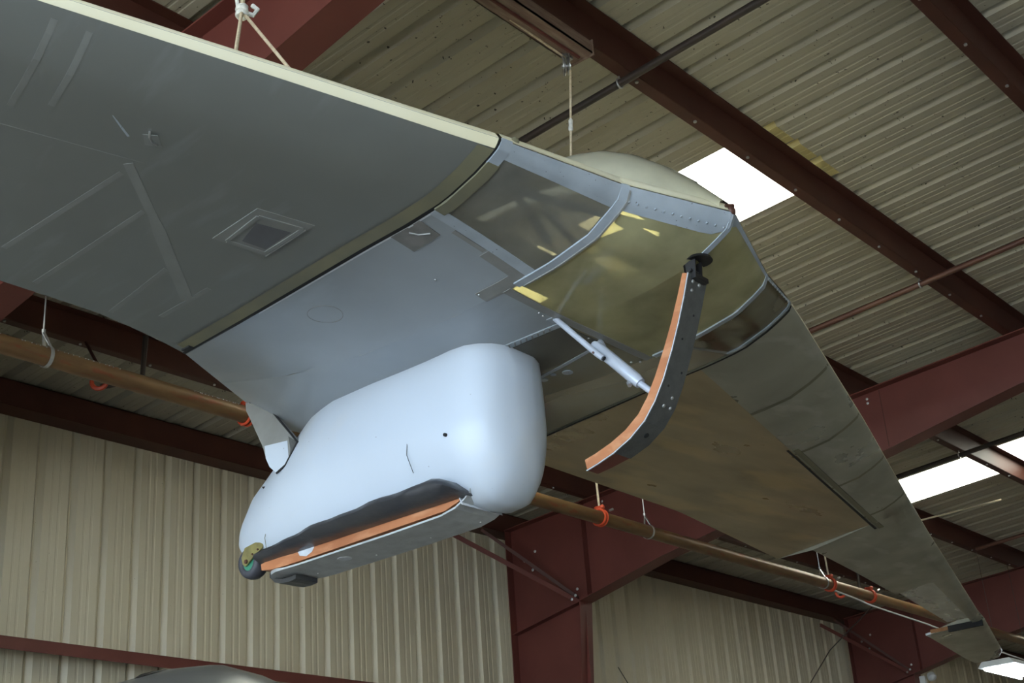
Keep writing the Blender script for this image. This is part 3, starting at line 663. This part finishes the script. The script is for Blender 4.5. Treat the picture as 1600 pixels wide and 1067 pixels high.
# short keel strip at the nose tip
obj('nose_keel_strip', plate(CEN, 4.488, 4.515, 1, .03, .235, 8, -.001, .007), 'frame_paint', gl, True)
obj('nose_cap', join(dome((4.50, 2.425, 2.70), (.1, -.9, .35), .024, 12, .8), tube([(4.47, 2.43, 2.715), (4.50, 2.412, 2.722), (4.53, 2.43, 2.712)], .007, 6)), 'pipe_brown', gl, True, label='rusty fitting at the very nose')
# tapes and patches on the centre skin
def on_skin(parent, name, q, m, th=.0018, lb=None): return obj(name, quad_plate(q, CEN, 0, th), m, parent, label=lb)
on_skin(centre, 'joint_patch', [(3.475, 3.345), (3.475, 3.19), (3.601, 3.20), (3.611, 3.351)], 'patch_grey', .003, 'worn dark grey patch over the wing joint')
obj('patch_wire', tube([surf(3.50, sof(3.50, 3.27, CEN), CEN, False, .006), surf(3.53, sof(3.53, 3.25, CEN), CEN, False, .009), surf(3.56, sof(3.56, 3.215, CEN), CEN, False, .007)], .003, 6), 'zinc', centre)
on_skin(centre, 'tape', [(3.81, 3.185), (3.81, 3.135), (4.03, 3.135), (4.03, 3.185)], 'tape_dull')
on_skin(centre, 'tape', [(3.985, 3.37), (3.985, 3.15), (4.06, 3.15), (4.06, 3.37)], 'tape_dull')
on_skin(centre, 'tape', [(3.62, 3.16), (3.62, 3.14), (3.80, 3.14), (3.80, 3.16)], 'tape_dull')
obj('joint_gap', patch(CEN, 3.452, 3.474, 1, .03, 1, 20, .0005), 'gap_black', centre)
obj('joint_lip', patch(CEN, 3.473, 3.481, 1, .28, .86, 20, .003), 'white_chip', centre, label='bare white lip along the wing joint')
cc = [(3.70+.075*math.cos(t), 3.96+.075*math.sin(t)) for t in [2*math.pi*i/28 for i in range(29)]]
obj('ring_mark', strip_pts(cc, .0022, CEN, 0, .001), 'tape_dull', centre, label='faint ring scribed on the fabric')
for x, y in ((4.302, 3.288), (4.335, 3.294), (3.809, 3.425), (4.00, 3.36)):
    obj('screw', dome(surf(x, sof(x, y, CEN), CEN, False, .001), (0, 0, -1), .006, 8, .8), 'zinc', centre)
obj('seam_strip', plate(CEN, 4.44, 4.475, 1, lambda x: sof(x, 3.27, CEN), lambda x: sof(x, 3.72, CEN), 12, -.001, .005), 'frame_paint', centre, label='laced seam strip ahead of the fairing')
for i in range(11):
    y = 3.36 + .033*i; z = lowz(4.457, y, CEN)
    obj('lacing', prism([(4.442, y-.016, z-.0045), (4.442, y-.008, z-.0045), (4.473, y+.012, z-.0045), (4.473, y+.004, z-.0045)], (0, 0, -.003)), 'tape_dull', centre)
on_skin(fb, 'belly_hatch', [(4.478, 3.30), (4.745, 3.285), (4.80, 3.80), (4.50, 3.80)], 'grey_recess', .003, 'dull brown hatch ahead of the fairing')
obj('hatch_edge', strip_pts(seg((4.752, 3.29), (4.86, 3.80), 6), .02, CEN, 0, .003), 'frame_paint', fb)
for x, y, rr in ((4.887, 3.60, .026), (4.862, 3.665, .014), (4.88, 3.735, .020)):
    obj('oval_cover', disc(surf(x, sof(x, y, CEN), CEN, False, .002), (0, .05, -1), rr, .004, 16), 'frame_paint', fb)
for x, y in ((5.02, 3.33), (5.05, 3.30), (4.66, 3.30)):
    obj('screw', dome(surf(x, sof(x, y, CEN), CEN, False, .001), (0, 0, -1), .007, 8, .8), 'zinc', fb)
# cockpit canopy on top
rows = []
for i in range(17):
    y = 2.44 + (4.35-2.44)*i/16
    h = lerp(y, [2.44, 2.49, 2.60, 2.74, 2.88, 3.05, 3.3, 3.7, 4.1, 4.35], [.02, .09, .20, .34, .435, .49, .515, .44, .30, .20])
    w = lerp(y, [2.44, 2.6, 2.9, 3.3, 3.8, 4.35], [.06, .20, .33, .37, .34, .22])
    zb = 2.70 + .12*min(1, (y-2.44)/.7)
    rows.append([(4.5 + w*math.cos(math.pi*k/20), y, zb + (2.73+h-zb)*math.sin(math.pi*k/20)**.8 if k not in (0, 20) else zb) for k in range(21)])
can = obj('canopy', rings(rows, False, False), 'canopy_plastic', gl, True, ang=60, label='cream yellow canopy blister on top of the nose')
obj('canopy_seam', tube([tuple(Vector(rows[i][10])+Vector((0,0,.001))) for i in range(1, 17)], .003, 6), 'tape_olive', can, True)
# things seen through the windows
obj('nose_frame_tube', join(tube([(3.55, 3.0, 2.72), (4.5, 2.62, 2.66), (5.45, 3.0, 2.72)], .016, 8), tube([(4.05, 3.2, 2.56), (4.5, 2.66, 2.68), (4.95, 3.2, 2.56)], .014, 8),
    tube([(4.12, 3.18, 2.60), (4.42, 2.80, 2.76), (4.42, 2.62, 2.80)], .013, 8), tube([(4.88, 3.18, 2.60), (4.58, 2.80, 2.76)], .013, 8),
    tube([(4.0, 2.78, 2.80), (5.0, 2.78, 2.80)], .02, 8), tube([(4.2, 3.15, 2.9), (4.8, 3.1, 2.58)], .014, 8), tube([(4.47, 2.65, 2.57), (4.47, 2.95, 2.86)], .02, 8),
    tube([(3.6, 3.05, 2.70), (4.0, 3.05, 2.86)], .02, 8), tube([(3.55, 2.86, 2.72), (4.02, 3.0, 2.62)], .018, 8)), 'cockpit_tube', gl, True, kind='stuff', label='dark frame tubes seen through the windows')
obj('nose_floor', join(box((4.28, 2.80, 2.66), (4.72, 2.95, 2.69)), box((4.25, 3.02, 2.62), (4.45, 3.2, 2.65)), box((4.6, 3.0, 2.60), (4.75, 3.2, 2.63)), prism([(3.6, 2.9, 2.80), (3.75, 2.85, 2.80), (3.85, 3.05, 2.78), (3.7, 3.08, 2.78)], (0, 0, .01))), 'cockpit_tube', gl, label='dark floor plates inside the nose')
obj('cockpit_bulkhead', box((3.9, 3.30, 2.60), (5.1, 3.31, 2.82)), 'cockpit_shell', gl)

# ---- keel fairing ----
FS = [  # y, half width, top half width, top z, bottom z
 (3.585, .050, .05, 2.40, 2.10), (3.600, .120, .10, 2.52, 1.99), (3.625, .180, .155, 2.60, 1.90), (3.665, .225, .200, 2.62, 1.84), (3.72, .258, .225, 2.63, 1.795), (3.80, .272, .225, 2.64, 1.79),
 (3.95, .280, .190, 2.64, 1.825), (4.3, .275, .15, 2.65, 1.83), (4.6, .262, .11, 2.64, 1.83), (4.82, .240, .085, 2.54, 1.83), (5.01, .205, .06, 2.435, 1.84),
 (5.20, .150, .045, 2.325, 1.86), (5.35, .095, .03, 2.24, 1.90), (5.44, .050, .02, 2.14, 1.955), (5.485, .014, .008, 2.06, 2.00)]
def fcx(y): return 4.545 - .03*min(1, max(0, (y-3.9)/.8))
def fsec(st, n=9):
    y, w, wt, zt, zb = st; h = zt-zb; out = []
    prof = []
    for k in range(n*2+1):
        t = k/(n*2)
        if t < .55: q = t/.55; ww = wt + (w-wt)*math.sin(q*math.pi/2)**.9; zz = zt - h*.62*q
        else:
            q = (t-.55)/.45*math.pi/2; ww = w*math.cos(q)**.62 if q < math.pi/2-.001 else 0; zz = zb + h*.38*(1-math.sin(q)**1.6)
        prof.append((ww, zz))
    L1 = [(fcx(y)-a, y, b) for a, b in prof]; L2 = [(fcx(y)+a, y, b) for a, b in prof[-2::-1]]
    return L1 + L2
import itertools
def fstation(y):
    ys = [s[0] for s in FS]; return tuple(lerp(y, ys, [s[i] for s in FS]) for i in range(5))
fair = obj('keel_fairing', rings([fsec(fstation(y)) for y in [3.585, 3.59, 3.60, 3.61, 3.625, 3.645, 3.665, 3.69, 3.72, 3.76, 3.80, 3.87, 3.95, 4.1, 4.3, 4.45, 4.6, 4.72, 4.82, 4.92, 5.01, 5.1, 5.20, 5.28, 5.35, 5.40, 5.44, 5.465, 5.485]]), 'fairing_paint', gl, True, ang=75, label='smooth pale blue white keel fairing')
obj('drain_hole', disc((4.270, 3.83, 2.09), (1, .05, .1), .008, .012, 12), 'gap_black', fair)
obj('skin_crack', tube([(4.269, 4.06, 2.24), (4.266, 4.05, 2.15), (4.266, 4.06, 2.06), (4.272, 4.03, 1.97)], .0016, 5), 'gap_black', fair)
obj('skin_crack', tube([(4.365, 5.10, 2.02), (4.36, 5.12, 1.95), (4.37, 5.12, 1.90)], .0016, 5), 'tape_olive', fair)
for x, y, z in ((4.37, 4.53, 2.50), (4.43, 5.16, 2.23)): obj('paint_chip', prism([(x-.03, y, z), (x-.03, y+.03, z+.006), (x-.03, y+.018, z-.008)], (.04, 0, 0)), 'gap_black', fair)
# tail blade under the trailing edge
def bp(y, z, d=0.0):          # the blade leans a little towards the near side as it comes down
    x = 4.33 + .08*max(0, min(1, (z-2.33)/.45)); return (x-d, y*x/4.5, z*x/4.5)
bl = [(5.29, 2.755), (5.44, 2.785), (5.435, 2.74), (5.40, 2.68), (5.35, 2.59), (5.30, 2.50), (5.275, 2.43), (5.245, 2.375), (5.20, 2.335), (5.13, 2.355), (5.06, 2.40), (5.03, 2.45)]
bld = obj('tail_blade', prism([bp(y, z) for y, z in bl], (.022, 0, 0)), 'tape_dull', gl, label='flat grey tail blade between trailing edge and fairing')
obj('blade_tip', prism([bp(y, z, .0015) for y, z in [(5.285, 2.50), (5.275, 2.43), (5.245, 2.375), (5.20, 2.335), (5.13, 2.355), (5.10, 2.375), (5.11, 2.48)]], (.025, 0, 0)), 'fairing_paint', bld, label='pale lower end of the blade')
obj('blade_edge', tube([bp(y, z, .004) for y, z in ((5.295, 2.757), (5.03, 2.45), (5.12, 2.352), (5.19, 2.327))], .006, 6), 'gap_black', bld)
obj('blade_edge', tube([bp(y, z, .004) for y, z in ((5.295, 2.757), (5.40, 2.775))], .004, 6), 'gap_black', bld)
obj('blade_slot', prism([bp(y, z, .003) for y, z in [(5.10, 2.50), (5.03, 2.45), (5.07, 2.39), (5.09, 2.38), (5.085, 2.43)]], (.002, 0, 0)), 'skid_metal', bld)
# rubber boot and landing runner
rows = []
for i in range(29):
    t = i/28; y = 3.80 + (5.17-3.80)*t
    e = min(1, t/.10)**.6; e2 = 1 - .45*max(0, (t-.75)/.25)
    zt = 1.845 + (.085 - .045*t)*e + .0025*math.sin(t*23); zb = 1.831
    bw = (.238 + .004*math.sin(t*19+1) + .006*math.sin(t*41))*(.86+.14*e)*(1 if t < .6 else 1-.30*(t-.6)/.4)
    prof = ((.90, 0), (1.03, .18), (1.06, .42), (.98, .66), (.84, .86), (.66, 1.0))
    rows.append([(4.505-bw*f, y, zt+(zb-zt)*h) for f, h in prof] + [(4.505+bw*f, y, zt+(zb-zt)*h) for f, h in prof[::-1]])
boot = obj('rubber_boot', rings(rows), 'rubber', gl, True, ang=60, label='creased black rubber boot above the runner')
RW = .125
rp = [(3.84, 1.868), (3.865, 1.82), (3.95, 1.797), (4.5, 1.79), (5.00, 1.785), (5.10, 1.79), (5.16, 1.80), (5.165, 1.83), (5.10, 1.84), (4.5, 1.843), (4.05, 1.85), (3.92, 1.875), (3.87, 1.89)]
run = obj('landing_runner', prism([(4.5-RW, y, z) for y, z in rp], (2*RW, 0, 0)), 'wood', gl, label='orange wooden landing runner')
mp_ = [(3.785, 1.868), (3.80, 1.84), (3.83, 1.815), (3.885, 1.79), (3.97, 1.775), (4.3, 1.768), (4.9, 1.765), (5.0, 1.768)]
rows = [[(4.5-RW-.006, y, z), (4.5+RW+.006, y, z), (4.5+RW+.006, y, z+.009), (4.5-RW-.006, y, z+.009)] for y, z in mp_]
for y, dx in ((5.07, .012), (5.12, .03), (5.155, .06), (5.175, .10)): rows.append([(4.5-RW-.006+dx, y, 1.772), (4.5+RW+.006-dx, y, 1.772), (4.5+RW+.006-dx, y, 1.790), (4.5-RW-.006+dx, y, 1.790)])
mpl = obj('runner_plate', rings(rows), 'runner_metal', run, label='scratched grey metal sole')
obj('sole_mark', tube([(4.47, 4.68, 1.7655), (4.47, 4.68, 1.7640)], [.035, .033], 16), 'white_chip', run)
obj('wood_chip', prism([(4.3735, 4.78, 1.835), (4.3735, 4.90, 1.835), (4.3735, 4.885, 1.81), (4.3735, 4.84, 1.797), (4.3735, 4.80, 1.81)], (.002, 0, 0)), 'white_chip', run)
for y in (3.9, 4.2, 4.55, 4.95): obj('screw', dome((4.55, y, 1.765), (0, 0, -1), .005, 6, .6), 'zinc', run)
obj('front_lip', rings([[(4.5-RW-.008, y, z), (4.5+RW+.008, y, z), (4.5+RW+.008, y-.006, z-.004), (4.5-RW-.008, y-.006, z-.004)] for y, z in ((3.90, 1.885), (3.865, 1.85), (3.845, 1.80))]), 'white_chip', run)
obj('rubber_block', rings([[(4.46, y, z), (4.60, y, z), (4.60, y, z+.022), (4.46, y, z+.022)] for y, z in ((5.20, 1.785), (5.16, 1.752), (5.11, 1.738), (5.05, 1.735), (5.01, 1.74))]), 'rubber', run)
# tail wheel
wh = obj('tail_wheel', rings([[(4.43+.045*math.sin(a)*1.0, 5.285+(.058+.024*math.cos(a))*math.cos(t), 1.872+(.058+.024*math.cos(a))*math.sin(t)) for a in [2*math.pi*k/10 for k in range(10)]] for t in [2*math.pi*i/28 for i in range(29)]], True, False), 'tyre', gl, True, ang=60, label='small tail wheel with grey rubber tyre')
obj('hub', disc((4.415, 5.285, 1.872), (1, 0, 0), .052, .03, 24, .050), 'green_paint', wh, label='green hub')
obj('fork_plate', prism([(4.392, y, z) for y, z in [(5.315, 1.865), (5.325, 1.90), (5.30, 1.945), (5.22, 1.955), (5.16, 1.94), (5.17, 1.915), (5.24, 1.885), (5.295, 1.850)]], (-.006, 0, 0)), 'olive_brass', wh, label='brass coloured fork plate')
obj('axle_nut', join(disc((4.384, 5.285, 1.872), (1, 0, 0), .011, .012, 6), disc((4.384, 5.20, 1.915), (1, 0, 0), .005, .008, 6), disc((4.384, 5.24, 1.90), (1, 0, 0), .005, .008, 6)), 'pipe_brown', wh)

# ---- nose skid ----
SK = [(2.625, 2.475, .068), (2.66, 2.38, .066), (2.70, 2.28, .066), (2.745, 2.18, .066), (2.80, 2.07, .068), (2.85, 1.99, .070), (2.91, 1.925, .068), (2.99, 1.875, .064), (3.08, 1.842, .056), (3.17, 1.822, .046), (3.235, 1.812, .038)]
def skid_rows(dx0, dx1, thick0, thick1, cut=None):
    rows = []; n = len(SK)
    for i, (y, z, hw) in enumerate(SK if cut is None else SK[cut[0]:cut[1]]):
        j = i + (cut[0] if cut else 0); a = SK[max(0, j-1)]; b = SK[min(n-1, j+1)]; dy, dz = b[0]-a[0], b[1]-a[1]; L_ = math.hypot(dy, dz)
        ny, nz = -dz/L_, dy/L_       # pointing back and up from the sole
        hw_ = hw*dx0
        t1 = thick1*(.62+.38*min(1, j/4)) if thick1 > .02 else thick1
        rows.append([(4.5-hw_, y+ny*thick0, z+nz*thick0), (4.5+hw_, y+ny*thick0, z+nz*thick0), (4.5+hw_, y+ny*t1, z+nz*t1), (4.5-hw_, y+ny*t1, z+nz*t1)])
    return rows
skid = obj('nose_skid', rings(skid_rows(.92, 1, 0, .044)), 'wood', gl, label='curved orange wooden nose skid')
obj('sole_plate', rings(skid_rows(1.0, 1, -.007, 0, (0, 9))), 'skid_metal', skid, label='dark grey metal sole')
obj('sole_toe', rings(skid_rows(.98, 1, -.004, 0, (8, 11))), 'wood_red', skid, label='red brown bare end of the sole')
obj('edge_strip', rings([[(r_[0][0]-.003, r_[0][1], r_[0][2]), (r_[0][0]+.004, r_[0][1], r_[0][2]), (r_[3][0]+.004, r_[0][1]+.003, r_[0][2]+.003), (r_[0][0]-.003, r_[0][1]+.003, r_[0][2]+.003)] for r_ in skid_rows(.985, 1, -.007, .003)]), 'white_chip', skid)
def on_sole(t, fx):
    i = min(len(SK)-2, int(t)); f = t-i; y = SK[i][0]+(SK[i+1][0]-SK[i][0])*f; z = SK[i][1]+(SK[i+1][1]-SK[i][1])*f
    dy, dz = SK[i+1][0]-SK[i][0], SK[i+1][1]-SK[i][1]; L_ = math.hypot(dy, dz); return (4.5+.066*fx, y+dz/L_*.008, z-dy/L_*.008), (0, dz/L_, -dy/L_)
for t, fx in ((.25, -.45), (.28, .25), (.62, -.4), (4.62, .35), (5.05, .55), (5.05, -.15)):
    p, nrm = on_sole(t, fx); obj('rivet', dome(p, nrm, .0085, 10, .7), 'zinc', skid)
for t, fx in ((1.5, .3), (2.5, -.3), (3.6, .5), (4.2, -.4)):
    p, nrm = on_sole(t, fx); obj('bolt_hole', disc(p, nrm, .005, .003, 8), 'gap_black', skid)
p, nrm = on_sole(6.6, .05); obj('bolt_hole', disc(p, nrm, .012, .004, 12), 'gap_black', skid)
brk = obj('skid_bracket', join(prism([(4.475, 2.605, 2.545), (4.475, 2.665, 2.545), (4.475, 2.66, 2.46), (4.475, 2.615, 2.455)], (.006, 0, 0)), prism([(4.522, 2.605, 2.545), (4.522, 2.665, 2.545), (4.522, 2.66, 2.46), (4.522, 2.615, 2.455)], (.006, 0, 0)), box((4.475, 2.655, 2.46), (4.528, 2.661, 2.545)), box((4.455, 2.600, 2.455), (4.55, 2.66, 2.475)), tube([(4.462, 2.63, 2.50), (4.54, 2.63, 2.50)], .009, 8)), 'black_paint', skid, label='black steel bracket')
obj('socket_rim', tube([(4.515, 2.615, 2.548), (4.515, 2.615, 2.560)], [.060, .054], 24), 'black_paint', gl, True, label='black oval opening where the skid bracket passes the window')
# skid strut
st = obj('skid_strut', tube([(4.40, 3.28, 2.49), (4.415, 3.09, 2.265), (4.418, 3.065, 2.24)], .013, 12), 'strut_paint', gl, True, label='thin pale strut tube ending in an open socket')
obj('open_end', tube([(4.4178, 3.063, 2.238), (4.4182, 3.061, 2.236)], .010, 12), 'gap_black', st)
obj('damper_sleeve', tube([(4.455, 3.135, 2.335), (4.457, 3.12, 2.32), (4.48, 2.955, 2.125), (4.482, 2.94, 2.105)], [.018, .027, .027, .023], 16), 'strut_paint', st, True, ang=60, label='thick pale damper sleeve')
obj('damper_rod', tube([(4.48, 2.95, 2.115), (4.49, 2.862, 2.022)], .014, 12), 'strut_paint', st, True)
obj('side_tube', tube([(4.74, 3.30, 2.50), (4.56, 3.12, 2.27)], .013, 10), 'strut_paint', st, True)
obj('damper_nut', tube([(4.465, 2.985, 2.12), (4.455, 2.975, 2.10)], .010, 6), 'zinc', st)
obj('strut_hole', disc((4.40, 3.10, 2.272), (1, .1, .1), .005, .008, 8), 'pipe_brown', st)
obj('strut_lug', box((4.375, 3.26, 2.485), (4.425, 3.31, 2.51)), 'frame_paint', st)
obj('strut_lug', box((4.72, 3.285, 2.485), (4.77, 3.315, 2.51)), 'zinc', st)
